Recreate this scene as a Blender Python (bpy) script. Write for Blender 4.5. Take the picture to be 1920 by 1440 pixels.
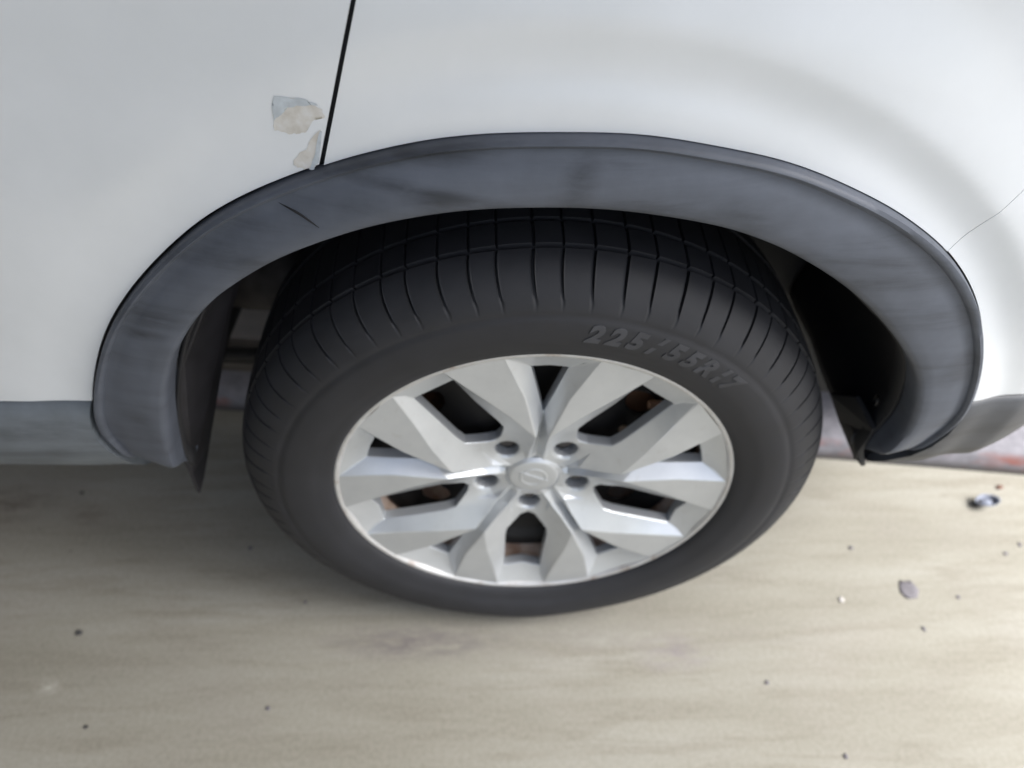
import bpy, bmesh, math, random
import numpy as np
from mathutils import Vector, Matrix, noise
random.seed(7)
R = math.radians
for o in list(bpy.data.objects): bpy.data.objects.remove(o)
S = bpy.context.scene
COL = S.collection

# ------------------------------------------------------------- camera
cd = bpy.data.cameras.new('camera'); cam = bpy.data.objects.new('camera', cd); COL.objects.link(cam)
cr = Vector((0.99933948, -0.02796466, 0.02320738)); cu = Vector((0.00500436, 0.73843211, 0.67430926)); cf = Vector((0.0359939, 0.67374773, -0.7380843))
M = Matrix((cr, cu, -cf)).transposed().to_4x4(); M.translation = Vector((-0.05791577, -0.51766169, 1.08299693))
cam.matrix_world = M
cd.sensor_width = 36; cd.lens = 1450 / 1920 * 36; cd.clip_start = .02; cd.clip_end = 500
cd.dof.use_dof = True; cd.dof.focus_distance = .62; cd.dof.aperture_fstop = 3.4
S.camera = cam
# ------------------------------------------------------------- light
W = bpy.data.worlds.new('World'); S.world = W; W.use_nodes = True
nt = W.node_tree; bg = nt.nodes['Background']
sky = nt.nodes.new('ShaderNodeTexSky'); sky.sky_type = 'NISHITA'; sky.sun_disc = False
SUN_EL, SUN_AZ = 50, -16          # azimuth: degrees from +x towards +y
sky.sun_elevation = R(SUN_EL); sky.sun_rotation = R(90 - SUN_AZ)
sky.air_density = 1.0; sky.dust_density = 3.0; sky.ozone_density = 1.0
hs = nt.nodes.new('ShaderNodeHueSaturation'); hs.inputs['Saturation'].default_value = .75      # hazy white sky
nt.links.new(sky.outputs[0], hs.inputs['Color']); nt.links.new(hs.outputs[0], bg.inputs[0]); bg.inputs[1].default_value = .15
sd = bpy.data.lights.new('sun', 'SUN'); sun = bpy.data.objects.new('sun', sd); COL.objects.link(sun)
sd.energy = 5.0; sd.angle = R(30); sd.color = (1, 1, 1)
sv = Vector((math.cos(R(SUN_AZ)) * math.cos(R(SUN_EL)), math.sin(R(SUN_AZ)) * math.cos(R(SUN_EL)), math.sin(R(SUN_EL))))
sun.rotation_euler = sv.to_track_quat('Z', 'Y').to_euler()
S.view_settings.view_transform = 'Standard'; S.view_settings.look = 'None'
S.view_settings.exposure = 0.85; S.view_settings.gamma = 1
S.render.engine = 'CYCLES'

# ------------------------------------------------------------- materials
class NT:
    def __init__(s, name):
        s.m = bpy.data.materials.new(name); s.m.use_nodes = True; s.t = s.m.node_tree; s.b = s.t.nodes['Principled BSDF']
        s.tc = s.t.nodes.new('ShaderNodeTexCoord')
    def set(s, **k):
        for a, v in k.items(): s.b.inputs[a.replace('_', ' ')].default_value = v
        return s
    def noise(s, scale, detail=4, rough=.55, stretch=(1, 1, 1), dist=0, off=(0, 0, 0)):
        mp = s.t.nodes.new('ShaderNodeMapping'); mp.inputs['Scale'].default_value = stretch; mp.inputs['Location'].default_value = off
        s.t.links.new(s.tc.outputs['Object'], mp.inputs[0])
        n = s.t.nodes.new('ShaderNodeTexNoise'); n.inputs['Scale'].default_value = scale; n.inputs['Detail'].default_value = detail
        n.inputs['Roughness'].default_value = rough; n.inputs['Distortion'].default_value = dist
        s.t.links.new(mp.outputs[0], n.inputs['Vector']); return n.outputs['Fac']
    def ramp(s, fac, stops):
        r = s.t.nodes.new('ShaderNodeValToRGB'); e = r.color_ramp.elements
        while len(e) < len(stops): e.new(.5)
        for i, (p, c) in enumerate(stops):
            e[i].position = p; e[i].color = (*c, 1) if len(c) == 3 else c
        s.t.links.new(fac, r.inputs[0]); return r.outputs[0]
    def mix(s, fac, a, b, mode='MIX'):
        m = s.t.nodes.new('ShaderNodeMix'); m.data_type = 'RGBA'; m.blend_type = mode
        for i, v in ((0, fac), (6, a), (7, b)):
            if isinstance(v, bpy.types.NodeSocket): s.t.links.new(v, m.inputs[i])
            elif i == 0: m.inputs[0].default_value = v
            else: m.inputs[i].default_value = (*v, 1)
        return m.outputs[2]
    def color(s, v): s.t.links.new(v, s.b.inputs['Base Color']); return s
    def rough(s, fac, a, b):
        m = s.t.nodes.new('ShaderNodeMapRange'); m.inputs['To Min'].default_value = a; m.inputs['To Max'].default_value = b
        s.t.links.new(fac, m.inputs[0]); s.t.links.new(m.outputs[0], s.b.inputs['Roughness']); return s
    def bump(s, fac, strength=.3, dist=.001):
        b = s.t.nodes.new('ShaderNodeBump'); b.inputs['Strength'].default_value = strength; b.inputs['Distance'].default_value = dist
        s.t.links.new(fac, b.inputs['Height']); s.t.links.new(b.outputs[0], s.b.inputs['Normal']); return s

BW = lambda v: (v, v, v)
def mat_paint():
    m = NT('white_paint'); n = m.noise(9, 6, .6)
    m.color(m.ramp(n, [(.3, (.72, .745, .765)), (.7, (.77, .795, .82))]))
    m.rough(m.noise(14, 5), .30, .42); m.set(Coat_Weight=.6, Coat_Roughness=.12)
    m.bump(m.noise(5, 2), .10, .004)
    return m.m
def mat_flare(name, base, smudges=()):
    m = NT(name)
    a = m.noise(3.0, 6, .68, (1, 1, 8), .4)          # long horizontal scuffs
    b = m.noise(26, 5, .6)
    c0 = m.ramp(a, [(.36, tuple(v * .48 for v in base)), (.48, tuple(v * .92 for v in base)), (.66, tuple(v * 1.18 for v in base))])
    c1 = m.mix(.35, c0, m.ramp(b, [(.3, tuple(v * .6 for v in base)), (.7, tuple(v * 1.3 for v in base))]))
    for (x, z, rx, rz, ang, k_) in smudges:
        mp = m.t.nodes.new('ShaderNodeMapping'); mp.vector_type = 'TEXTURE'; mp.inputs['Location'].default_value = (x, -.01, z)
        mp.inputs['Rotation'].default_value = (0, R(ang), 0); mp.inputs['Scale'].default_value = (rx, .2, rz)
        m.t.links.new(m.tc.outputs['Object'], mp.inputs[0]); gr = m.t.nodes.new('ShaderNodeTexGradient'); gr.gradient_type = 'SPHERICAL'; m.t.links.new(mp.outputs[0], gr.inputs[0])
        nn = m.ramp(m.noise(26, 4, .6, (1, 1, 4), .2, (x, 0, z)), [(.30, BW(.25)), (.60, BW(1))])
        kk = m.mix(1.0, m.mix(1.0, gr.outputs[1], nn, 'MULTIPLY'), BW(min(1, k_ * 1.5)), 'MULTIPLY')
        c1 = m.mix(kk, c1, tuple(v * .30 for v in base))
    m.color(c1); m.rough(b, .42, .62); m.bump(m.noise(900, 2), .12, .0004)
    return m.m
def mat_simple(name, c, rough=.6, metal=0, var=.25, scale=40, bump=.2):
    m = NT(name); n = m.noise(scale, 5)
    m.color(m.ramp(n, [(.3, tuple(v * (1 - var) for v in c)), (.7, tuple(v * (1 + var) for v in c))]))
    m.rough(n, rough - .06, min(1, rough + .08)); m.set(Metallic=metal)
    if bump: m.bump(m.noise(scale * 6, 3), bump, .0006)
    return m.m
def mat_tyre():
    m = NT('tyre_rubber'); n = m.noise(30, 6, .65); d = m.noise(5, 5, .6)
    c = m.mix(m.ramp(d, [(.45, BW(0)), (.75, BW(.35))]), m.ramp(n, [(.3, (.013, .0135, .0165)), (.7, (.022, .0225, .027))]), (.038, .038, .041))
    m.color(c); m.rough(n, .55, .78); m.bump(m.noise(700, 3), .2, .0004)
    return m.m
def mat_silver():
    m = NT('silver_wheel_paint'); n = m.noise(20, 6, .65)
    dirt = m.noise(70, 5, .7)
    c = m.mix(m.ramp(dirt, [(.60, BW(0)), (.78, BW(.35))]), m.ramp(n, [(.3, (.54, .56, .58)), (.7, (.61, .63, .645))]), (.36, .33, .29))
    m.color(c); m.rough(n, .28, .38); m.set(Metallic=.5, Coat_Weight=.3, Coat_Roughness=.15)
    return m.m
def mat_lip():
    m = NT('wheel_rim_lip'); n = m.noise(28, 6, .7)
    m.color(m.ramp(n, [(.30, (.36, .27, .22)), (.42, (.58, .57, .56)), (.7, (.70, .70, .70))]))
    m.set(Metallic=.5); m.rough(n, .35, .6); return m.m
def mat_barrel():
    m = NT('wheel_barrel'); n = m.noise(24, 6, .7)
    m.color(m.ramp(n, [(.35, (.34, .20, .13)), (.55, (.58, .46, .38)), (.75, (.62, .57, .52))]))
    m.set(Metallic=.3); m.rough(n, .45, .7); return m.m
def mat_rust():
    m = NT('rusty_steel'); n = m.noise(60, 6, .7)
    m.color(m.ramp(n, [(.35, (.05, .028, .02)), (.6, (.16, .075, .04)), (.8, (.24, .15, .10))]))
    m.set(Metallic=.3, Roughness=.7); return m.m
def mat_concrete():
    m = NT('concrete')
    streak = m.noise(1.8, 7, .58, (1, 6, 1), .5)        # trowel marks run along the car
    fine = m.noise(5, 8, .66, (1, 9, 1), .4, (3, 1, 0))
    blot = m.noise(3.2, 6, .6, (1, 1.4, 1)); grit = m.noise(160, 4, .7); speck = m.noise(46, 2, .5)
    c = m.ramp(streak, [(.25, (.205, .189, .147)), (.5, (.266, .251, .207)), (.75, (.335, .323, .283))])
    c = m.mix(m.ramp(fine, [(.36, BW(.75)), (.52, BW(0))]), c, (.200, .180, .140))
    c = m.mix(m.ramp(blot, [(.30, BW(.5)), (.48, BW(0))]), c, (.225, .204, .174))
    c = m.mix(m.ramp(blot, [(.56, BW(0)), (.75, BW(.35))]), c, (.32, .29, .258))
    c = m.mix(.30, c, m.ramp(grit, [(.3, (.17, .16, .125)), (.7, (.36, .34, .295))]))
    c = m.mix(m.ramp(speck, [(.22, BW(.6)), (.27, BW(0))]), c, (.17, .155, .13))
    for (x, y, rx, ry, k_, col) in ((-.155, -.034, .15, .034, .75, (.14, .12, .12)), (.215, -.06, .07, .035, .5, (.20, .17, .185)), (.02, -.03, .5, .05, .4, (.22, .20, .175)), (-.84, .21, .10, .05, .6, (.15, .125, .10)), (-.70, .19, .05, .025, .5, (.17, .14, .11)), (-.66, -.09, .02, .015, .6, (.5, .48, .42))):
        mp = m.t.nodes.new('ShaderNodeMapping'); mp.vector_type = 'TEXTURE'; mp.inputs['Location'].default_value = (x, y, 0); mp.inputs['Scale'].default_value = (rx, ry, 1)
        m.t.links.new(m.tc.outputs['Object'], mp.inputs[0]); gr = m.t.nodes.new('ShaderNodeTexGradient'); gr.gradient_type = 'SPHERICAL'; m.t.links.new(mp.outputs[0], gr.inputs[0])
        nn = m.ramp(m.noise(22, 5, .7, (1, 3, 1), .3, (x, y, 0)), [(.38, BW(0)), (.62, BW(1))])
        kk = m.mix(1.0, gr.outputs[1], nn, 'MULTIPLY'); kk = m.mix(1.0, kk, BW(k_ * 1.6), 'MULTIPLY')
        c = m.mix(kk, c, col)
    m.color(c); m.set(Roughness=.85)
    m.bump(m.noise(240, 4, .6), .25, .0012)
    return m.m
def mat_kerb():
    m = NT('kerb_concrete'); n = m.noise(7, 6, .65, (1, 1, 3)); g = m.noise(50, 5)
    sx = m.t.nodes.new('ShaderNodeSeparateXYZ'); m.t.links.new(m.tc.outputs['Object'], sx.inputs[0])
    h = m.t.nodes.new('ShaderNodeMapRange'); h.inputs[1].default_value = .046; h.inputs[2].default_value = .034
    m.t.links.new(sx.outputs[2], h.inputs[0])
    base = m.ramp(g, [(.3, (.16, .155, .17)), (.7, (.25, .24, .26))])
    red = m.ramp(n, [(.50, BW(0)), (.62, BW(.9))])
    k = m.mix(1.0, red, h.outputs[0], 'MULTIPLY')
    c = m.mix(k, base, (.26, .09, .07))
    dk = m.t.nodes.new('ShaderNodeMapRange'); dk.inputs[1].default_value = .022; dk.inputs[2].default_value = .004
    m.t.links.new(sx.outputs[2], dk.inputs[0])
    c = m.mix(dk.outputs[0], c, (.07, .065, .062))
    m.color(c); m.set(Roughness=.85); m.bump(g, .4, .002); return m.m
MP = mat_paint()
MF = mat_flare('grey_plastic', (.092, .103, .128), [(-.099, .775, .075, .012, -6, .8), (-.150, .764, .05, .010, -14, .7), (-.10, .748, .085, .0075, 8, .8), (-.092, .741, .035, .012, 4, .6),
    (.015, .760, .018, .030, 20, .6), (.148, .728, .035, .018, 20, .5), (-.345, .618, .05, .012, 0, .55), (-.36, .60, .03, .008, 0, .5), (-.40, .48, .03, .02, 60, .35), (.40, .56, .02, .05, 20, .4)])
MF2 = mat_flare('grey_cladding_plastic', (.160, .180, .200))
MBC = mat_flare('bumper_plastic', (.070, .073, .080)); MT = mat_tyre(); MS = mat_silver(); ML = mat_lip(); MBR = mat_barrel(); MR = mat_rust(); MC = mat_concrete(); MK = mat_kerb()
MBLK = mat_simple('black_plastic', (.012, .012, .014), .7)
MFLAP = mat_simple('mud_flap_rubber', (.014, .013, .016), .65, var=.4, scale=25)
MLET = mat_simple('raised_rubber', (.048, .049, .055), .7)
MDK = mat_simple('dark_steel', (.018, .016, .015), .55, .3)
MUND = mat_simple('underbody_grey', (.11, .112, .11), .7, var=.2)
MARM = mat_simple('dusty_steel', (.085, .075, .068), .7, .2, .35, 30)
MPAV = mat_simple('pavement_concrete', (.50, .44, .40), .85, var=.15, scale=30)
MSTONE = mat_simple('dark_grit', (.05, .048, .048), .8, var=.5, scale=90)
MTAR = mat_simple('grey_gum', (.135, .125, .135), .75, var=.2, scale=80)
MSCRAP = mat_simple('scuffed_metal', (.24, .26, .32), .7, .1, .4, 120)
MLEAF = mat_simple('dry_leaf', (.13, .05, .03), .8, var=.5, scale=80)
MPALE = mat_simple('pale_stone', (.42, .40, .38), .8, var=.1, scale=80)

# ------------------------------------------------------------- helpers
def mesh(name, V, Fc, mat, parent=None, smooth=True, sharp=None):
    me = bpy.data.meshes.new(name); me.from_pydata([tuple(v) for v in V], [], [tuple(f) for f in Fc]); me.update()
    bm = bmesh.new(); bm.from_mesh(me); bmesh.ops.remove_doubles(bm, verts=bm.verts, dist=1e-6); bm.to_mesh(me); bm.free()
    me.materials.append(mat)
    if smooth: me.polygons.foreach_set('use_smooth', [True] * len(me.polygons))
    if sharp and hasattr(me, 'set_sharp_from_angle'): me.set_sharp_from_angle(angle=R(sharp))
    o = bpy.data.objects.new(name, me); COL.objects.link(o)
    if parent: o.parent = parent
    return o
def fixnormals(o):
    bm = bmesh.new(); bm.from_mesh(o.data); bmesh.ops.recalc_face_normals(bm, faces=bm.faces); bm.to_mesh(o.data); bm.free()
def thing(name, label, cat, loc=(0, 0, 0), group=None):
    o = bpy.data.objects.new(name, None); COL.objects.link(o); o.location = loc; o.empty_display_size = .1
    o['label'] = label; o['category'] = cat
    if group: o['group'] = group
    return o
def tag(o, label, cat, group=None):
    o['label'] = label; o['category'] = cat
    if group: o['group'] = group
    return o
def clip(V, Fc, s):
    """keep the part of a mesh where s >= 0; returns new verts, faces"""
    V = [Vector(v) for v in V]; s = list(s); out = []; cache = {}
    def cut(a, b):
        k = (min(a, b), max(a, b))
        if k not in cache:
            t = s[a] / (s[a] - s[b]); V.append(V[a].lerp(V[b], t)); s.append(0.0); cache[k] = len(V) - 1
        return cache[k]
    for f in Fc:
        if all(s[i] >= 0 for i in f): out.append(tuple(f)); continue
        if all(s[i] < 0 for i in f): continue
        g = []
        for i, a in enumerate(f):
            b = f[(i + 1) % len(f)]
            if s[a] >= 0: g.append(a)
            if (s[a] >= 0) != (s[b] >= 0): g.append(cut(a, b))
        if len(g) >= 3: out.append(tuple(g))
    used = sorted({i for f in out for i in f}); m = {a: i for i, a in enumerate(used)}
    return [V[i] for i in used], [tuple(m[i] for i in f) for f in out]
def rim_walls(V, Fc, d, sel=None):
    """turn every open boundary edge back by vector d"""
    cnt = {}
    for f in Fc:
        for i in range(len(f)):
            a, b = f[i], f[(i + 1) % len(f)]
            cnt[(a, b)] = cnt.get((a, b), 0) + 1
    V = list(V); Fc = list(Fc); mp = {}
    def dup(a):
        if a not in mp: V.append(Vector(V[a]) + Vector(d)); mp[a] = len(V) - 1
        return mp[a]
    for (a, b) in list(cnt):
        if (b, a) not in cnt and (sel is None or (sel(V[a]) and sel(V[b]))):
            Fc.append((b, a, dup(a), dup(b)))
    return V, Fc
def revolve(prof, n=128, axis_c=(0, 0, 0)):
    """profile of (y, r) turned about the y axis"""
    V = []; Fc = []; k = len(prof)
    for i in range(n):
        a = 2 * math.pi * i / n
        for (y, r) in prof: V.append((axis_c[0] + r * math.cos(a), axis_c[1] + y, axis_c[2] + r * math.sin(a)))
    for i in range(n):
        for j in range(k - 1):
            a = i * k + j; b = ((i + 1) % n) * k + j; Fc.append((a, a + 1, b + 1, b))
    return V, Fc
def tube(pts, r, n=14):
    V = []; Fc = []; P = [Vector(p) for p in pts]
    for i, p in enumerate(P):
        t = (P[min(i + 1, len(P) - 1)] - P[max(i - 1, 0)]).normalized()
        u = t.orthogonal().normalized() if i == 0 else (u - t * u.dot(t)).normalized()
        w = t.cross(u); rr = r[i] if isinstance(r, (list, tuple)) else r
        for k in range(n):
            a = 2 * math.pi * k / n; V.append(p + (u * math.cos(a) + w * math.sin(a)) * rr)
    for i in range(len(P) - 1):
        for k in range(n): Fc.append((i * n + k, i * n + (k + 1) % n, (i + 1) * n + (k + 1) % n, (i + 1) * n + k))
    Fc.append(tuple(range(n))[::-1]); Fc.append(tuple((len(P) - 1) * n + k for k in range(n)))
    return V, Fc
def spline(P, n):
    """Catmull-Rom through P (tuples), resampled to n points by arc length"""
    P = [np.array(p, float) for p in P]; Q = [2 * P[0] - P[1]] + P + [2 * P[-1] - P[-2]]; out = []
    for i in range(1, len(Q) - 2):
        for t in np.linspace(0, 1, 12, endpoint=False):
            a, b, c, d = Q[i - 1:i + 3]
            out.append(.5 * ((2 * b) + (c - a) * t + (2 * a - 5 * b + 4 * c - d) * t * t + (3 * b - a - 3 * c + d) * t ** 3))
    out.append(P[-1]); out = np.array(out); s = np.r_[0, np.cumsum(np.linalg.norm(np.diff(out, axis=0), axis=1))]
    q = np.linspace(0, s[-1], n); return np.stack([np.interp(q, s, out[:, k]) for k in range(out.shape[1])], 1)
def sstep(a, b, x):
    t = min(1, max(0, (x - a) / (b - a))); return t * t * (3 - 2 * t)

# ============================================================= SETTING
g = [(-40, -40, 0), (40, -40, 0), (40, 40, 0), (-40, 40, 0)]
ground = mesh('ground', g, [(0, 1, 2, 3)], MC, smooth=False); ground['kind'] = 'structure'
# kerb: runs under the car at a slight angle
kang = math.atan2(-.0356, .311); kd = Vector((math.cos(kang), math.sin(kang), 0)); kn = Vector((-kd.y, kd.x, 0)); k0 = Vector((.554, .286, 0))
prof = [(0, -.01), (.002, .010), (.006, .034), (.012, .045), (.022, .050), (.06, .0515), (.115, .052), (.118, .049), (.118, .02)]
V = []; Fc = []; NX = 140
for i in range(NX):
    t = -9 + 18 * i / (NX - 1) if abs(i - NX / 2) > 60 else -1.6 + 3.2 * (i - 10) / (NX - 21)
    for j, (a, z) in enumerate(prof):
        w = .0025 * noise.noise(Vector((t * 9, j * .7, 3))) if 0 < j < 7 else 0
        V.append(k0 + kd * t + kn * (a + w) + Vector((0, 0, z + w * .6)))
for i in range(NX - 1):
    for j in range(len(prof) - 1): q = i * len(prof) + j; Fc.append((q, q + 1, q + 1 + len(prof), q + len(prof)))
kerb = mesh('kerb', V, Fc, MK); fixnormals(kerb); kerb['kind'] = 'structure'
a, b = k0 + kd * -20 + kn * .118, k0 + kd * 20 + kn * .118
pv = [a + Vector((0, 0, .047)), b + Vector((0, 0, .047)), b + kn * 30 + Vector((0, 0, .047)), a + kn * 30 + Vector((0, 0, .047))]
pav = mesh('pavement', pv, [(0, 1, 2, 3)], MPAV, smooth=False); pav['kind'] = 'structure'

# unseen roof and walls, added to shade the left; open to the right
MSHADE = mat_simple('shade_roof_grey', (.30, .29, .26), .8, var=.1, scale=3, bump=0)
added_carport = thing('added_carport', 'flat roof on posts, out of view, added to shade the parked car', 'added_carport', (0, 0, 0))
def _box(name, x0, x1, y0, y1, z0, z1, m, par):
    V = [(x0, y0, z0), (x1, y0, z0), (x1, y1, z0), (x0, y1, z0), (x0, y0, z1), (x1, y0, z1), (x1, y1, z1), (x0, y1, z1)]
    return mesh(name, V, [(0, 3, 2, 1), (4, 5, 6, 7), (0, 1, 5, 4), (1, 2, 6, 5), (2, 3, 7, 6), (3, 0, 4, 7)], m, par, smooth=False)
RX = 2.0
_box('roof', -7, RX, -1.3, 5, 2.5, 2.6, MSHADE, added_carport)  # added above the frame to block overhead light
_box('shade_post', RX - .2, RX - .1, -1.25, -1.15, 0, 2.5, MSHADE, added_carport); _box('shade_post', RX - .2, RX - .1, 4.8, 4.9, 0, 2.5, MSHADE, added_carport)
MSHADE_WALL = mat_simple('shade_wall_green_grey', (.16, .17, .14), .8, var=.1, scale=3, bump=0)
_box('shade_wall_side', -6.9, -.65, -2.0, -1.9, 0, 2.5, MSHADE_WALL, added_carport)  # unseen wall, added to darken the left of car and ground
_box('shade_wall_back', -7, -6.9, -2.2, 5, 0, 2.5, MSHADE, added_carport)  # unseen end wall, added to keep light out on the left

# ============================================================= CAR
car = thing('parked_car', 'white car with grey plastic wheel arch trim parked on concrete', 'car')
ZC = .33
OUT = [(-.443, .372), (-.443, .405), (-.452, .455), (-.4395, .507), (-.4035, .580), (-.360, .638), (-.303, .692), (-.251, .7265), (-.180, .757), (-.1155, .776), (-.060, .785), (.0025, .788),
       (.058, .787), (.1145, .779), (.175, .766), (.231, .745), (.2855, .7175), (.338, .680), (.3815, .632), (.4125, .577), (.4325, .518), (.4385, .468), (.430, .422), (.412, .392), (.386, .372)]
INN = [(-.386, .372), (-.388, .398), (-.3735, .476), (-.354, .540), (-.328, .590), (-.2925, .6345), (-.249, .669), (-.205, .694), (-.1435, .7175), (-.0805, .731), (-.0195, .735), (.042, .733),
       (.106, .723), (.152, .710), (.203, .686), (.261, .648), (.311, .603), (.350, .558), (.3715, .519), (.3845, .4605), (.3755, .410), (.372, .385), (.374, .372)]
NO = 160
out = spline(OUT, NO); inn = spline(INN, NO)
oa = np.degrees(np.arctan2(out[:, 1] - ZC, out[:, 0]))[::-1]; orr = np.hypot(out[:, 0], out[:, 1] - ZC)[::-1]
def Rout(x, z):
    a = math.degrees(math.atan2(z - ZC, x))
    if a < -90: a += 360
    return float(np.interp(a, oa, orr))
def yb(x, z):
    """outer skin of the car: y as a function of x and z"""
    y = .32 * max(0, z - .60) ** 2 + .10 * max(0, .56 - z) ** 2
    k = 1.5 - .65 * sstep(.55, 1.0, z)
    y += k * max(0, x - .42) ** 2
    r = math.hypot(x, z - ZC)
    amp = .20 + .80 * sstep(-.26, .06, x)
    if z < .50: amp *= sstep(.40, .50, z)
    b = .011 * (1 - sstep(.526, .620, r)) - .0058 * (1 - (1 - min(1, max(0, (.532 - r) / .044))) ** 2) + .0055 * (1 - sstep(.470, .508, r))
    y -= b * amp
    return y
def zbot(x): return .496 + .014 * sstep(-.560, -.600, x)
# flare moulding ------------------------------------------------
profF = [(0.0, .004), (.0, -.001), (.010, -.0065), (.022, -.0095), (.07, -.0105), (.115, -.0085), (.135, -.0055), (.16, -.0052), (.30, -.0085), (.5, -.0115), (.72, -.0145), (.88, -.0165), (.95, -.0155), (.99, -.0105), (1.0, -.003), (1.0, .018), (.93, .018), (.5, .012), (.1, .010)]
V = []; Fc = []
for i in range(NO):
    o_, n_ = out[i], inn[i]
    w = float(np.linalg.norm(o_ - n_)); sc = min(1, w / .05)
    y0 = yb(float(o_[0]), float(o_[1]))
    tuck = .035 * (1 - sstep(.372, .43, float(o_[1]))) ** 2
    bulge = .004 * math.sin(math.pi * min(1, i / NO))
    for (u, dy) in profF:
        p = o_ + (n_ - o_) * u
        V.append((p[0], y0 * (1 - u) - .004 * u + dy * sc + tuck - bulge * math.sin(math.pi * u) , p[1]))
K = len(profF)
for i in range(NO - 1):
    for j in range(K): a = i * K + j; b = i * K + (j + 1) % K; Fc.append((a, b, b + K, a + K))
Fc.append(tuple(range(K))); Fc.append(tuple((NO - 1) * K + j for j in range(K))[::-1])
flare = mesh('wheel_arch_trim', V, Fc, MF, car, sharp=50); fixnormals(flare)
flare['label'] = 'scuffed grey plastic moulding round the wheel arch'
# body panels -----------------------------------------------------
def skin(xr, zr, nx, nz):
    V = []; Fc = []
    for i in range(nx):
        for j in range(nz):
            x = xr[0] + (xr[1] - xr[0]) * i / (nx - 1); z = zr[0] + (zr[1] - zr[0]) * j / (nz - 1)
            V.append(Vector((x, yb(x, z), z)))
    for i in range(nx - 1):
        for j in range(nz - 1): a = i * nz + j; Fc.append((a, a + nz, a + nz + 1, a + 1))
    return V, Fc
def gapx(z): return -.182 + (z - .754) * (.041 / .127) - .10 * max(0, z - .9)
def panel(name, xr, zr, nx, nz, fields, label=None):
    V, Fc = skin(xr, zr, nx, nz)
    for fn in fields: V, Fc = clip(V, Fc, [fn(v.x, v.z) for v in V])
    V, Fc = rim_walls(V, Fc, (0, .014, 0))
    o = mesh(name, V, Fc, MP, car, sharp=40)
    bv = o.modifiers.new('bevel', 'BEVEL'); bv.width = .0012; bv.segments = 2; bv.limit_method = 'ANGLE'; bv.angle_limit = R(60)
    if label: o['label'] = label
    return o
arch = lambda g: (lambda x, z: math.hypot(x, z - ZC) - Rout(x, z) - g)
seamz = lambda x: .685 + (x - .333) * 1.55
panel('door_panel', (-1.25, -.08), (.48, 1.16), 150, 120, [arch(.0026), lambda x, z: gapx(z) - .0018 - x, lambda x, z: z - zbot(x)], 'rear door skin with old sticker residue')
panel('quarter_panel', (-.24, 1.0), (.48, 1.16), 180, 120, [arch(.0010), lambda x, z: x - gapx(z) - .0018, lambda x, z: z - seamz(x) - .0005 if x > .2 else 1.0], 'rear quarter panel with a soft arch crease')
panel('bumper_corner', (.18, 1.0), (.48, 1.16), 120, 120, [arch(.0015), lambda x, z: z - .496, lambda x, z: seamz(x) - .0005 - z], 'white bumper corner below the thin seam')
# far front of the side and rest of the shell, beyond the picture (shades the ground)
V, Fc = skin((-3.2, -1.252), (.48, 1.16), 14, 30)
mesh('front_door_panel', V, Fc, MP, car)
sh = []
def boxv(x0, x1, y0, y1, z0, z1):
    return ([(x0, y0, z0), (x1, y0, z0), (x1, y1, z0), (x0, y1, z0), (x0, y0, z1), (x1, y0, z1), (x1, y1, z1), (x0, y1, z1)],
            [(0, 3, 2, 1), (4, 5, 6, 7), (0, 1, 5, 4), (1, 2, 6, 5), (2, 3, 7, 6), (3, 0, 4, 7)])
# window band and roof (out of frame, real car height)
gl = mat_simple('dark_glass', (.02, .022, .024), .08, var=.05, bump=0)
V = [(-3.2, .10, 1.161), (.86, .10, 1.161), (.86, .34, 1.60), (-3.0, .34, 1.60)]
mesh('side_window', V, [(0, 1, 2, 3)], gl, car, smooth=False)
V, Fc = boxv(-3.0, .80, .34, 1.50, 1.60, 1.64); mesh('roof', V, Fc, MP, car, smooth=False)
V = [(.86, .34, 1.16), (1.0, 1.5, 1.16), (.80, 1.5, 1.60), (.80, .34, 1.60)]; mesh('rear_window', V, [(0, 1, 2, 3)], gl, car, smooth=False)
V = [(1.0, .75, .36), (1.02, 1.6, .36), (1.0, 1.5, 1.16), (1.0, .62, 1.16)]; mesh('tailgate', V, [(0, 1, 2, 3)], MP, car, smooth=False)
# lower cladding ------------------------------------------------------
def sweep_x(name, xs, prof, fields, mat, label=None):
    V = []; Fc = []; k = len(prof)
    for x in xs:
        for (dy, z) in prof: V.append(Vector((x, yb(x, .50) + dy, z + (zbot(x) - .496 if z > .47 else 0))))
    for i in range(len(xs) - 1):
        for j in range(k - 1): a = i * k + j; Fc.append((a, a + k, a + k + 1, a + 1))
    for fn in fields: V, Fc = clip(V, Fc, [fn(v.x, v.z) for v in V])
    V, Fc = rim_walls(V, Fc, (0, .012, 0))
    o = mesh(name, V, Fc, mat, car, sharp=50); fixnormals(o)
    if label: o['label'] = label
    return o
sill = [(.006, .4945), (.001, .4935), (-.004, .488), (-.008, .478), (-.011, .462), (-.012, .445), (-.010, .425), (-.004, .405), (.006, .385), (.018, .366), (.030, .350), (.045, .335), (.065, .324), (.10, .318), (.20, .316)]
sweep_x('sill_cladding', list(np.linspace(-3.2, -.8, 12)) + list(np.linspace(-.79, -.38, 90)), sill, [arch(.004), lambda x, z: -.40 - x + max(0, (.38 - z)) * .0], MF2, 'grey plastic sill cladding')
bc = [(.006, .4945), (.001, .4935), (-.003, .488), (-.004, .470), (-.003, .445), (.000, .420), (.005, .398), (.012, .380), (.022, .366), (.036, .357), (.06, .352), (.16, .350)]
sweep_x('bumper_cladding', list(np.linspace(.37, 1.0, 110)), bc, [arch(.003)], MBC, 'grey plastic lower bumper')
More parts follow.
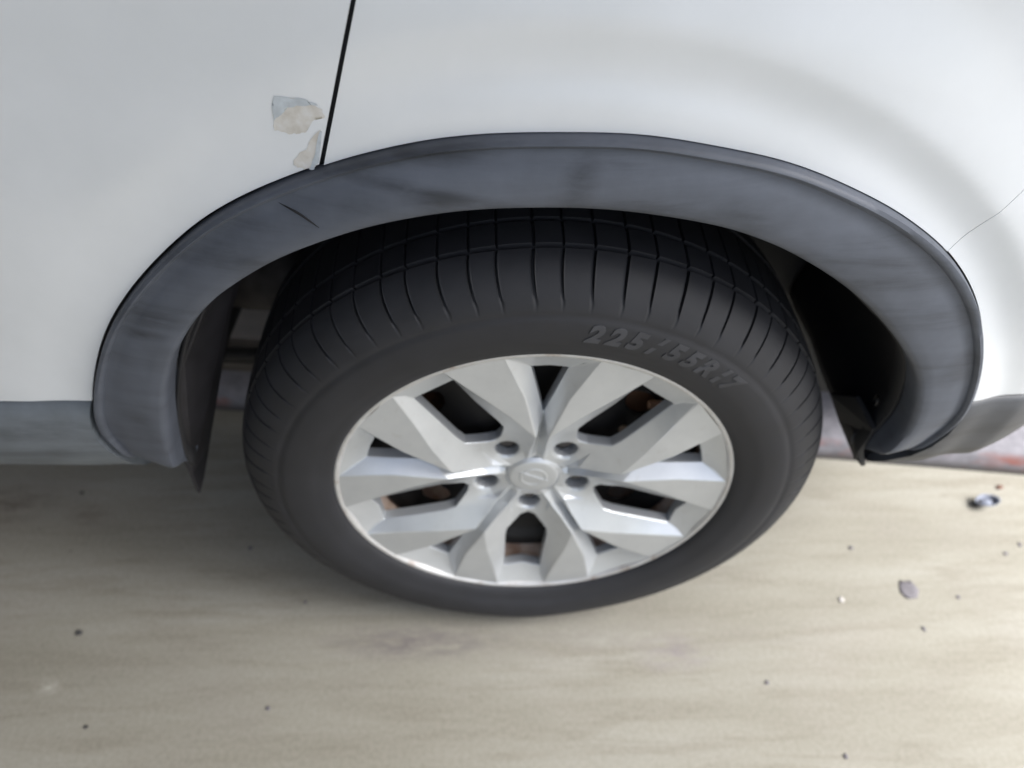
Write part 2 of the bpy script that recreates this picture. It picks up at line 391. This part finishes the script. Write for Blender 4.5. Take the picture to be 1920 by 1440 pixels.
# door hinge-side seal in the shut line, and a seal round the arch
V = []; Fc = []
zz = np.linspace(.70, 1.16, 40)
for z in zz:
    x = gapx(z)
    for dx in (-.012, .012): V.append((x + dx, yb(x + dx, z) + .010, z))
for i in range(len(zz) - 1): a = 2 * i; Fc.append((a, a + 1, a + 3, a + 2))
mesh('door_seal', V, Fc, MBLK, car)
V = []; Fc = []
for i in range(NO):
    o_ = out[i]; c = np.array([0, ZC]); d = (o_ - c) / np.linalg.norm(o_ - c)
    for k in (-.006, .010):
        p = o_ + d * k; V.append((p[0], yb(float(p[0]), float(p[1])) + .009 + .035 * (1 - sstep(.372, .43, float(p[1]))) ** 2, p[1]))
for i in range(NO - 1): a = 2 * i; Fc.append((a, a + 1, a + 3, a + 2))
mesh('arch_seal', V, Fc, MBLK, car)
# seam backing of bumper
V = []; Fc = []
xx = np.linspace(.30, .66, 30)
for x in xx:
    z = seamz(x)
    for dz in (-.006, .006): V.append((x, yb(x, z + dz) + .004, z + dz))
for i in range(29): a = 2 * i; Fc.append((a, a + 1, a + 3, a + 2))
mesh('bumper_seam', V, Fc, mat_simple('seam_grey', (.40, .41, .42), .7), car)
# wheel arch liner -----------------------------------------------------
V = []; Fc = []; n = 90; ys = [.010, .04, .09, .15, .21, .27, .33]
for i in range(n):
    t = i / (n - 1); j = int(t * (NO - 1)); p = inn[j]; c = np.array([0, ZC]); d = p - c
    for q, y in enumerate(ys):
        k = 1 + .010 * min(q, 1) + .006 * math.sin(q * 2.1 + i * .35)
        x, z = c + d * k
        V.append((x, y, z))
m_ = len(ys)
for i in range(n - 1):
    for q in range(m_ - 1): a = i * m_ + q; Fc.append((a, a + 1, a + m_ + 1, a + m_))
liner = mesh('arch_liner', V, Fc, MBLK, car)
sd_ = liner.modifiers.new('solid', 'SOLIDIFY'); sd_.thickness = .004; sd_.offset = 1
def slab(name, P, th, mat, parent=car, bevel=.0015):
    """thick plate through the planar-ish polygon P"""
    P = [Vector(p) for p in P]; nrm = Vector((0, 0, 0)); c = sum(P, Vector()) / len(P)
    for i in range(len(P)): nrm += (P[i] - c).cross(P[(i + 1) % len(P)] - c)
    nrm.normalize(); k = len(P)
    V = P + [p - nrm * th for p in P]
    Fc = [tuple(range(k)), tuple(range(k, 2 * k))[::-1]] + [(i, i + k, (i + 1) % k + k, (i + 1) % k) for i in range(k)]
    o = mesh(name, V, Fc, mat, parent, smooth=False)
    if bevel:
        b = o.modifiers.new('bevel', 'BEVEL'); b.width = bevel; b.segments = 2
    return o
# liner tail behind the right end of the arch
lt = slab('liner_tail', [(.3765, .010, .430), (.3725, .009, .390), (.384, .010, .366), (.400, .024, .342), (.401, .05, .332), (.384, .078, .360), (.362, .09, .400), (.366, .05, .44)], .006, MBLK)
for (x, y, z) in ((.3775, .018, .455), (.384, .030, .385)):
    V, Fc = revolve([(0, .0), (0, .005), (.002, .0062), (.004, .0062)], 16); o = mesh('clip', V, Fc, MDK, lt); o.rotation_euler = (0, 0, R(75)); o.location = (x - .004, y + .01, z)
mf = slab('mud_flap', [(-.386, .016, .430), (-.398, .022, .372), (-.402, .028, .330), (-.406, .032, .284), (-.400, .046, .300), (-.392, .070, .330), (-.374, .100, .390), (-.346, .112, .478), (-.305, .12, .565), (-.290, .10, .62), (-.315, .03, .595), (-.352, .015, .530)], .005, MFLAP)
mf['label'] = 'torn black mud flap hanging to a point behind the arch'
# inner wheelhouse, suspension and exhaust bits seen through the gap
V, Fc = boxv(-.30, .90, .30, .33, .165, .78); mesh('inner_wheelhouse', V, Fc, MBLK, car, smooth=False)
V, Fc = boxv(-.60, -.30, .44, .47, .24, .80); mesh('underbody_panel', V, Fc, MUND, car, smooth=False)
V, Fc = boxv(.46, .98, .36, .40, .20, .50); mesh('bumper_beam', V, Fc, MBLK, car, smooth=False)
V, Fc = boxv(-3.1, .86, .46, 1.55, .27, .30); mesh('floor_pan', V, Fc, MBLK, car, smooth=False)
V, Fc = tube([(-.50, .33, .395), (-.42, .30, .405), (-.36, .27, .425), (-.30, .25, .445), (-.2, .24, .45)], [.030, .034, .040, .044, .044]); o = mesh('suspension_arm', V, Fc, MARM, car); fixnormals(o)
V, Fc = tube([(-.60, .36, .212), (-.45, .345, .210), (-.30, .33, .214), (-.1, .33, .22)], .026); o = mesh('exhaust_pipe', V, Fc, MARM, car); fixnormals(o)
V, Fc = tube([(-.60, .30, .258), (-.45, .30, .256), (-.30, .29, .256), (0, .29, .28)], .012); o = mesh('brake_pipe', V, Fc, MDK, car); fixnormals(o)
# sticker residue on the door ----------------------------------------------
MRES = NT('old_adhesive'); _n = MRES.noise(90, 5, .6)
MRES.color(MRES.ramp(_n, [(.3, (.53, .50, .45)), (.5, (.62, .60, .56)), (.7, (.70, .70, .69))])).set(Roughness=.6); MRES = MRES.m
MRB = mat_simple('sticker_backing', (.50, .545, .58), .6, var=.18, scale=120, bump=0)
def decal(name, P, off, mat, step=None, yf=None):
    """thin film draped on the skin"""
    yf = yf or yb; bm = bmesh.new(); vs = [bm.verts.new((x, 0, z)) for x, z in P]; bm.faces.new(vs)
    bmesh.ops.triangulate(bm, faces=bm.faces); bmesh.ops.subdivide_edges(bm, edges=bm.edges, cuts=3, use_grid_fill=True)
    for v in bm.verts: v.co.y = yf(v.co.x, v.co.z) - off
    me = bpy.data.meshes.new(name); bm.normal_update(); bm.to_mesh(me); bm.free(); me.materials.append(mat)
    me.polygons.foreach_set('use_smooth', [True] * len(me.polygons))
    o = bpy.data.objects.new(name, me); COL.objects.link(o); o.parent = car; return o
def ragged(P, amp, seed, sub=5):
    o = []
    for i in range(len(P)):
        a, b = P[i], P[(i + 1) % len(P)]
        for k in range(sub):
            t = k / sub; x = a[0] + (b[0] - a[0]) * t; z = a[1] + (b[1] - a[1]) * t
            o.append((x + amp * noise.noise(Vector((x * 300, z * 300, seed))), z + amp * noise.noise(Vector((x * 300, z * 300, seed + 9)))))
    return o
s1 = [(-.2065, .8095), (-.188, .8075), (-.1745, .801), (-.173, .795), (-.179, .7935), (-.185, .7915), (-.189, .783), (-.199, .782), (-.2115, .7845), (-.210, .798)]
s2 = [(-.184, .781), (-.1775, .7855), (-.181, .766), (-.1855, .7565), (-.194, .755), (-.202, .758), (-.199, .765), (-.190, .771)]
o = decal('sticker_residue', ragged(s1, .0016, 1), .0003, MRES); o['label'] = 'beige rag of old sticker glue beside the door gap'
o = decal('sticker_residue', ragged(s2, .0016, 5), .0003, MRES); o['label'] = 'lower strip of pale sticker glue'
b1 = [(-.2070, .8100), (-.186, .8078), (-.1765, .8035), (-.190, .8030), (-.199, .8015), (-.205, .796), (-.2105, .792), (-.2095, .801)]
decal('sticker_backing', ragged(b1, .0012, 3), .0006, MRB)['label'] = 'blue grey corner of torn sticker backing'
b2 = [(-.1785, .7845), (-.1765, .7850), (-.1815, .762), (-.1865, .7555), (-.190, .7555), (-.1850, .765)]
decal('sticker_backing', ragged(b2, .001, 4), .0006, MRB)
# small chip on the door, near the top edge
decal('paint_chip', ragged([(-.257, .8795), (-.253, .880), (-.2525, .8765), (-.255, .875)], .0008, 8, 3), .0003, MSTONE)

scr = [(-.2145, .7375), (-.206, .7335), (-.196, .7270), (-.186, .7190)]
V, Fc = tube([(x, float(yb(x, z)) - .0195 + .0 * x, z) for x, z in scr], [.0002, .0010, .0008, .0002], 6)
def yfl(x, z):
    """outer face of the arch trim"""
    p = np.array([x, z]); i = int(np.argmin([abs(np.cross(n_ - o_, p - o_)) / np.linalg.norm(n_ - o_) + (10 if np.dot(p - o_, n_ - o_) < 0 else 0) for o_, n_ in zip(out, inn)]))
    u = float(np.dot(p - out[i], inn[i] - out[i]) / np.dot(inn[i] - out[i], inn[i] - out[i])); q = [a for a in profF if a[1] < .003][1:]
    y0 = yb(float(out[i][0]), float(out[i][1]))
    return y0 * (1 - u) - .004 * u + float(np.interp(u, [a[0] for a in q[:14]], [a[1] for a in q[:14]])) - .004 * math.sin(math.pi * i / NO) * math.sin(math.pi * u)
def scuff(P, w):
    P = spline(P, 24); k = len(P)
    V, Fc = tube([(x, yfl(x, z) + .0002, z) for x, z in P], [w * math.sin(math.pi * (i + .3) / k) + .0001 for i in range(k)], 6)
    return mesh('scratch', V, Fc, MBLK, flare)
scuff([(-.2165, .7320), (-.206, .7290), (-.196, .7245), (-.1855, .7175)], .0009)['label'] = 'dark scratch across the trim'

# ============================================================= WHEEL (part of the car, built as its child parts)
tyre_pts = 74
rs = random.Random(3)
TC = ZC
prof = [(.030, .212), (.006, .2285), (-.002, .2305), (-.0065, .2345), (-.0085, .2395), (-.0115, .2455), (-.0118, .2475), (-.0140, .2515), (-.0155, .262), (-.0160, .272), (-.0152, .281), (-.0140, .2865),
        (-.0122, .2885), (-.0126, .2915), (-.0112, .2965), (-.0085, .3035), (-.0045, .3105), (.0005, .3175), (.0065, .3238), (.0130, .3288), (.0200, .3325), (.0260, .3345),
        (.0266, .3235), (.0316, .3235), (.0318, .3358), (.046, .3372), (.0605, .3380), (.0607, .3260), (.0668, .3260), (.0670, .3382), (.100, .3388), (.1305, .3382), (.131, .330), (.139, .330), (.1395, .338),
        (.168, .3358), (.1685, .328), (.176, .328), (.1765, .3345), (.190, .328), (.206, .312), (.214, .285), (.214, .262), (.206, .240), (.196, .225), (.17, .205)]
sh0, sh1 = 15, 21           # shoulder blocks
rb0, rb1 = 24, 26
angs = []; a0 = 0
L = [1 + .22 * math.sin(i * 2.4) * rs.random() for i in range(tyre_pts)]; Ls = sum(L)
for i in range(tyre_pts):
    w = L[i] / Ls * 2 * math.pi
    for u, s_ in ((0, 0), (.02, 1), (.085, 1), (.105, 0)): angs.append((a0 + u * w, s_, 0))
    for k in range(1, 14): angs.append((a0 + w * (.105 + .895 * k / 14), 0, k % 2))
    a0 += w
V = []; Fc = []; K = len(prof); bul = lambda a: math.exp(-((a - 1.5 * math.pi) / .30) ** 2)
for (a, sp, se) in angs:
    aa = a % (2 * math.pi); B = bul(aa)
    for j, (y, r) in enumerate(prof):
        yy = y; rr = r; ca = a
        if sh0 <= j <= sh1:
            f = sstep(sh0 - 1, sh0 + 3, j); rr -= .0050 * sp * f +   .0010 * se * f * (1 if j < 20 else .4); yy += .003 * sp * f
            ca = a + .006 * math.sin((j - sh0) * .5)
        if rb0 <= j <= rb1: rr -= .0045 * sp * (1 if j < 26 else .6)
        if 29 <= j <= 31: rr -= .003 * sp
        if 6 <= j <= 16: yy -= .006 * B * math.sin(math.pi * (j - 6) / 10)
        z = TC + rr * math.sin(ca); V.append((rr * math.cos(ca), yy, max(z, .0008 + .002 * abs(math.sin(j)) * (1 if z < 0 else 0))))
nA = len(angs)
for i in range(nA):
    for j in range(K - 1): a = i * K + j; b = ((i + 1) % nA) * K + j; Fc.append((a, a + 1, b + 1, b))
wheel = bpy.data.objects.new('wheel', None); COL.objects.link(wheel); wheel.parent = car
tyre = mesh('tyre', V, Fc, MT, wheel, sharp=62); fixnormals(tyre); tyre['label'] = 'worn black tyre'
# raised size marking on the sidewall
sy = [(-.0118, .2475), (-.0140, .2515), (-.0155, .262), (-.0160, .272), (-.0152, .281), (-.0140, .2865)]
def ysw(r): return float(np.interp(r, [p[1] for p in sy], [p[0] for p in sy]))
V = []; Fc = []
txt = '225/55R17'; dg = bpy.context.evaluated_depsgraph_get
th = [81.3, 77.1, 72.9, 68.7, 64.4, 60.2, 55.8, 51.8, 48.4]
for ch, t0 in zip(txt, th):
    c = bpy.data.curves.new('t', 'FONT'); c.body = ch; c.size = .0265; c.align_x = 'CENTER'; c.shear = .25; c.offset = .0013; c.extrude = .0006; c.resolution_u = 4
    o = bpy.data.objects.new('t', c); COL.objects.link(o); bpy.context.view_layer.update()
    me = bpy.data.meshes.new_from_object(o.evaluated_get(dg()))
    base = len(V)
    for v in me.vertices:
        r = .263 + v.co.y * 1.05; a = R(t0) - v.co.x * 1.05 / .271
        V.append((r * math.cos(a), ysw(r) - .0002 - v.co.z, ZC + r * math.sin(a)))
    for f in me.polygons: Fc.append(tuple(base + i for i in f.vertices))
    bpy.data.objects.remove(o); bpy.data.curves.remove(c); bpy.data.meshes.remove(me)
let = mesh('size_lettering', V, Fc, MLET, tyre, smooth=False); let['label'] = 'raised tyre size lettering'
# rim lip and barrel
V, Fc = revolve([(.012, .2215), (.003, .2235), (-.0012, .2255), (-.0025, .2285), (-.0010, .2315), (.004, .2330), (.012, .2325)], 160)
rim = mesh('rim', V, Fc, ML, wheel); fixnormals(rim)
V, Fc = revolve([(.012, .2215), (.020, .214), (.030, .206), (.040, .2015), (.052, .2015), (.056, .198), (.09, .197), (.18, .200), (.20, .214)], 128)
o = mesh('barrel', V, Fc, MBR, rim)
V, Fc = revolve([(.050, .198), (.052, .185), (.060, .172), (.064, .150), (.060, .120), (.052, .095), (.050, .07), (.040, .045), (.040, .0)], 160)
def vent(v):
    r = math.hypot(v[0], v[2]); a = math.atan2(v[2], v[0]); q = (a / (2 * math.pi) * 10 + .5) % 1 - .5
    return math.hypot((r - .150) / .017, q * 2 * math.pi / 10 * .150 / .022) - 1
# finer grid so that the vent holes are round
pr = []
src = [(.050, .198), (.052, .185), (.060, .172), (.064, .150), (.060, .120), (.052, .095), (.050, .07), (.040, .045), (.040, .0)]
for i in range(len(src) - 1):
    for k in range(5): t = k / 5; pr.append(tuple(src[i][q] + (src[i + 1][q] - src[i][q]) * t for q in (0, 1)))
pr.append(src[-1]); V, Fc = revolve(pr, 200)
V, Fc = clip(V, Fc, [vent(v) for v in V])
dsc = mesh('steel_disc', V, Fc, MDK, rim); so = dsc.modifiers.new('s', 'SOLIDIFY'); so.thickness = .003
for o in (rim,): o.location = (0, 0, ZC)
V, Fc = revolve([(.085, .0), (.085, .060), (.100, .062), (.100, .145), (.102, .147), (.120, .147), (.122, .145), (.122, .0)], 96)
o = mesh('brake_disc', V, Fc, MR, wheel); o.location = (0, 0, ZC)
V, Fc = boxv(.085, .150, .078, .145, .02, .115); o = mesh('brake_caliper', V, Fc, mat_simple('caliper_rust', (.30, .15, .08), .6), wheel, smooth=False); o.location = (0, 0, ZC)
b = o.modifiers.new('b', 'BEVEL'); b.width = .008; b.segments = 3

V, Fc = boxv(.128, .158, .050, .058, .086, .096); o = mesh('balance_weight', V, Fc, mat_simple('tan_paint', (.62, .36, .22), .55), wheel, smooth=False); o.location = (0, 0, ZC)
b = o.modifiers.new('b', 'BEVEL'); b.width = .003; b.segments = 3
V, Fc = revolve([(.052, .0), (.052, .0045), (.055, .006), (.064, .006)], 20); o = mesh('bolt_head', V, Fc, mat_simple('tan_bolt', (.55, .40, .28), .4, .4), wheel); o.location = (.105, 0, ZC + .046)

# ---- wheel cover ------------------------------------------------------------
def P(r, t, y): return ('p', r, t, y)
H = {}           # half-unit control points: name -> (r, theta, y), theta measured from the axis of the big opening
H.update(dict(a0=(.2235, 0, .0035), a1=(.2240, 8.3, .0005), am=(.2240, 16, .0002), a2=(.2240, 24.0, .0005), a3=(.2235, 36, .0035), ax=(.2237, 4, .0022), ay=(.2237, 30, .0022),
    w0=(.2080, 0, .0105), w1=(.2110, 7.2, .0085), w2=(.2120, 27.5, .0080), w3=(.2110, 36, .0100),
    b0=(.1945, 0, .0165), b1=(.1990, 7.2, .0130), b2=(.1970, 30.6, .0140), b3=(.1970, 36, .0150),
    c=(.1035, 32.3, -.0035), c1=(.1060, 33.6, -.0005),
    m1=(.180, 13.0, -.0006), m2=(.140, 21.0, -.0020), n2=(.165, 28.3, -.0018), 
    e1=(.160, 9.0, .0118), e2=(.122, 12.6, .0126), e3=(.108, 13.6, .0136), e4=(.097, 10.6, .0175), e5=(.0850, 6.0, .0225), e6=(.0805, 0, .0240),
    v0=(.126, 36, .0150), v1=(.100, 36, .0185), v2=(.070, 36, .0240), v3=(.042, 36, .0270),
    r1=(.078, 31.0, .0065), r2=(.056, 27.0, .0155), r3=(.040, 23.0, .0205),
    s1=(.084, 22.0, .0130), s2=(.0755, 17.0, .0195), s3=(.0600, 21.5, .0215),
    g0=(.0335, 0, .0225), g1=(.0335, 18, .0222), g3=(.0335, 36, .0250)))
LR, LC = .0140, .0575    # lug hole
for k in range(7):
    a = math.pi * k / 6; x = LC + LR * math.cos(a); w = LR * math.sin(a)
    H['l%d' % k] = (math.hypot(x, w), math.degrees(math.atan2(w, x)), .0262)
    x = LC + (LR + .0030) * math.cos(a); w = (LR + .0030) * math.sin(a)
    H['k%d' % k] = (math.hypot(x, w), math.degrees(math.atan2(w, x)), .0243 - (.0006 if k < 3 else 0))
HF = [('a1', 'am', 'm1'), ('am', 'n2', 'm1'), ('am', 'a2', 'n2'), ('m1', 'n2', 'm2'), ('m2', 'n2', 'c'),          # blade flat
      ('a0', 'ax', 'w0'), ('ax', 'w1', 'w0'), ('ax', 'a1', 'w1'), ('w0', 'w1', 'b0'), ('w1', 'b1', 'b0'),          # scoop at the big opening
      ('a2', 'ay', 'w2'), ('ay', 'a3', 'w3'), ('ay', 'w3', 'w2'), ('w2', 'w3', 'b3'), ('w2', 'b3', 'b2'),          # scoop at the small opening
      ('a1', 'm1', 'b1'), ('a1', 'b1', 'w1'), ('m1', 'e1', 'b1'), ('m1', 'm2', 'e1'), ('m2', 'e2', 'e1'), ('m2', 'c', 'e2'), ('c', 'e3', 'e2'),    # big facet
      ('a2', 'w2', 'b2'), ('a2', 'b2', 'n2'), ('n2', 'b2', 'v0'), ('n2', 'v0', 'c'), ('c', 'v0', 'v1'),             # small facet
      ('c', 'v1', 'r1'), ('r1', 'v1', 'v2'), ('r1', 'v2', 'r2'), ('r2', 'v2', 'v3'), ('r2', 'v3', 'r3'), ('r3', 'v3', 'g3'), ('r3', 'g3', 'g1'),
      ('c', 's1', 'e3'), ('c', 'r1', 's1'), ('r1', 'r2', 's1'), ('s1', 's2', 'e3'), ('s2', 'e4', 'e3'), ('s2', 'e5', 'e4'), ('s1', 'r2', 's2'), ('r2', 's3', 's2'), ('r2', 'r3', 's3'), ('r3', 'g1', 's3'),
      ('e5', 'k0', 'e6'), ('e5', 'k1', 'k0'), ('e5', 's2', 'k1'), ('s2', 'k2', 'k1'), ('s2', 's3', 'k3'), ('s2', 'k3', 'k2'), ('s3', 'k4', 'k3'), ('s3', 'g1', 'k4'), ('g1', 'k5', 'k4'), ('g1', 'g0', 'k5'), ('g0', 'k6', 'k5')]
for k in range(6): HF += [('k%d' % k, 'k%d' % (k + 1), 'l%d' % (k + 1)), ('k%d' % k, 'l%d' % (k + 1), 'l%d' % k)]
ROT = -2.3
V = []; Fc = []; idx = {}
def vid(p):
    k = tuple(round(c * 2e4) for c in p)
    if k not in idx: idx[k] = len(V); V.append(Vector(p))
    return idx[k]
for u in range(5):
    for sgn in (1, -1):
        for f in HF:
            ids = []
            for nme in f:
                r, t, y = H[nme]; a = R(-90 + 72 * u + sgn * t + ROT); ids.append(vid((r * math.cos(a), y, r * math.sin(a))))
            if len(set(ids)) < 3: continue
            p0, p1, p2 = (V[i] for i in ids)
            if (p1 - p0).cross(p2 - p0).y > 0: ids = ids[::-1]
            Fc.append(tuple(ids))
rl = lambda v: True
V2, F2 = rim_walls(V, Fc, (0, .013, 0), lambda v: .036 < math.hypot(v.x, v.z) < .215)
V2 = [Vector((v.x, v.y, v.z)) for v in V2]
cov = mesh('wheel_cover', V2, F2, MS, wheel, smooth=True); cov.location = (0, 0, ZC); cov['label'] = 'silver ten-blade plastic wheel cover'
fixnormals(cov)
bv = cov.modifiers.new('bevel', 'BEVEL'); bv.width = .0016; bv.segments = 3; bv.limit_method = 'ANGLE'; bv.angle_limit = R(16); bv.harden_normals = True
cov.data.set_sharp_from_angle(angle=R(30))
# centre cap with an embossed ring-and-bar emblem
V, Fc = revolve([(.0235, .0335), (.0215, .0325), (.0212, .0315), (.0222, .0308), (.0205, .0298), (.0196, .026), (.0190, .018), (.0188, .0)], 72)
cap = mesh('centre_cap', V, Fc, MS, cov, sharp=50)
V, Fc = revolve([(.0194, .0125), (.0184, .0136), (.0182, .0150), (.0184, .0164), (.0195, .0175)], 60)
em = mesh('emblem', V, Fc, MS, cap)
V, Fc = boxv(-.0215, .0215, .0172, .0192, -.0030, .0030); eb = mesh('emblem_bar', V, Fc, MS, em, smooth=False) if False else None
base = len(em.data.vertices)
bm = bmesh.new(); bm.from_mesh(em.data)
bb = bmesh.ops.create_cube(bm, size=1)['verts']
for v in bb: v.co = Vector((v.co.x * .036, .0188 + v.co.y * .0014, v.co.z * .0060))
bmesh.ops.rotate(bm, verts=bb, cent=(0, 0, 0), matrix=Matrix.Rotation(R(28), 3, 'Y'))
bm.to_mesh(em.data); bm.free()
# lug nuts sunk in their holes
for k in range(5):
    a = R(-90 + 72 * k + ROT); x, z = LC * math.cos(a), LC * math.sin(a)
    V = []; Fc = []
    for (y, r) in ((.036, .0092), (.036, .0092), (.0385, .0100), (.060, .0100)):
        for q in range(6): V.append((r * math.cos(R(60 * q)), y, r * math.sin(R(60 * q))))
    for i in range(3):
        for q in range(6): Fc.append((i * 6 + q, i * 6 + (q + 1) % 6, i * 6 + 6 + (q + 1) % 6, i * 6 + 6 + q))
    Fc.append((0, 1, 2, 3, 4, 5)); o = mesh('lug_nut', V, Fc, MARM, wheel, smooth=False); o.location = (x, 0, ZC + z)
    V, Fc = revolve([(.026, LR + .0004), (.050, LR - .0006)], 24); o = mesh('lug_well', V, Fc, MS, cov); o.location = (x, 0, z)

# ============================================================= GRIT AND LITTER ON THE CONCRETE
def pebble(name, x, y, sx, sy, sz, mat, label, cat, group=None, seed=0, flat=False):
    bm = bmesh.new(); bmesh.ops.create_icosphere(bm, subdivisions=2, radius=1)
    for v in bm.verts:
        k = 1 + .35 * noise.noise(v.co * 1.3 + Vector((seed * 3.1, seed, 0)))
        v.co = Vector((v.co.x * sx * k, v.co.y * sy * k, (v.co.z * k) * sz))
    zm = min(v.co.z for v in bm.verts)
    for v in bm.verts: v.co.z -= zm * .9
    me = bpy.data.meshes.new(name); bm.to_mesh(me); bm.free(); me.materials.append(mat)
    if seed % 2 == 0: me.polygons.foreach_set('use_smooth', [True] * len(me.polygons))
    o = bpy.data.objects.new(name, me); COL.objects.link(o); o.location = (x, y, 0); o.rotation_euler = (0, 0, seed * 1.7)
    return tag(o, label, cat, group)
G = 'dark grit on the concrete'
pebble('pebble', -.644, -.013, .0048, .0042, .003, MSTONE, 'black bit of grit alone at the lower left, below the sill', 'grit', G, 1)
pebble('pebble', -.590, -.145, .0028, .0024, .002, MSTONE, 'tiny dark grit close to the bottom left corner', 'grit', G, 2)
pebble('pebble', .595, -.028, .0042, .0028, .0012, MTAR, 'grey grit just below the flat grey gum spot', 'grit', G, 3)
pebble('pebble', .339, -.103, .0034, .003, .001, MTAR, 'small dark grit at the lower right, below the tyre', 'grit', G, 4)
pebble('pebble', -.427, .123, .0038, .0032, .0008, MTAR, 'dark grit in the shade left of the tyre', 'grit', G, 5)
pebble('pebble', .530, .110, .0038, .0034, .0012, MTAR, 'small grey grit halfway between tyre and metal scrap', 'grit', G, 6)
pebble('pebble', -.354, -.125, .0034, .003, .0012, MTAR, 'faint grey grit below left of the tyre near the bottom edge', 'grit', G, 7)
pebble('pebble', -.327, .030, .0030, .0024, .001, MTAR, 'faint grit close beside the lower left of the tyre', 'grit', G, 8)
pebble('pebble', .778, .096, .0036, .003, .001, MTAR, 'left one of two grey specks at the right edge', 'grit', G, 9)
pebble('pebble', .809, .112, .004, .003, .001, MTAR, 'right one of two grey specks at the right edge', 'grit', G, 10)
pebble('pebble', -.724, .231, .0036, .003, .001, MSTONE, 'dark speck in the shade under the left sill', 'grit', G, 11)
pebble('pebble', .486, .021, .0045, .0045, .0012, MPALE, 'small pale stone chip left of the grey gum spot', 'stone')
pebble('pebble', .420, -.203, .004, .003, .001, MTAR, 'faint speck at the bottom edge right of centre', 'grit', G, 12)
pebble('pebble', .669, .022, .003, .003, .001, MTAR, 'faint speck right of the grey gum spot', 'grit', G, 13)
pebble('gum_spot', .596, .036, .0165, .0145, .0009, MTAR, 'flat grey gum spot stuck on the concrete at the right', 'gum', None, 14)
pebble('dry_leaf_bit', .827, .224, .0065, .0040, .002, MLEAF, 'small reddish brown leaf bit near the kerb', 'leaf', None, 15)
# crumpled cap: bent dished disc with a dark hollow
sc = thing('metal_scrap', 'small crumpled blue grey metal cap lying near the kerb', 'litter', (.779, .188, 0))
V, Fc = revolve([(.004, .0), (.004, .006), (.0015, .008), (.0, .0135), (.0025, .0165), (.006, .0175), (.0068, .0165), (.003, .014)], 28)
V = [(x * 1.05, z * .75, .010 + y + .006 * (x / .0175) ** 2 * (1 if x > 0 else -.8) - .3 * z * (z < 0)) for (x, y, z) in V]
o = mesh('rim', V, Fc, MSCRAP, sc); o.location = (.003, -.001, .0); 
V, Fc = revolve([(0, .0), (0, .007), (.006, .0085), (.009, .006), (.0095, 0)], 20)
V = [(x, z * .7, y) for (x, y, z) in V]
o = mesh('hollow', V, Fc, MBLK, sc); o.location = (-.007, .0005, .0015)
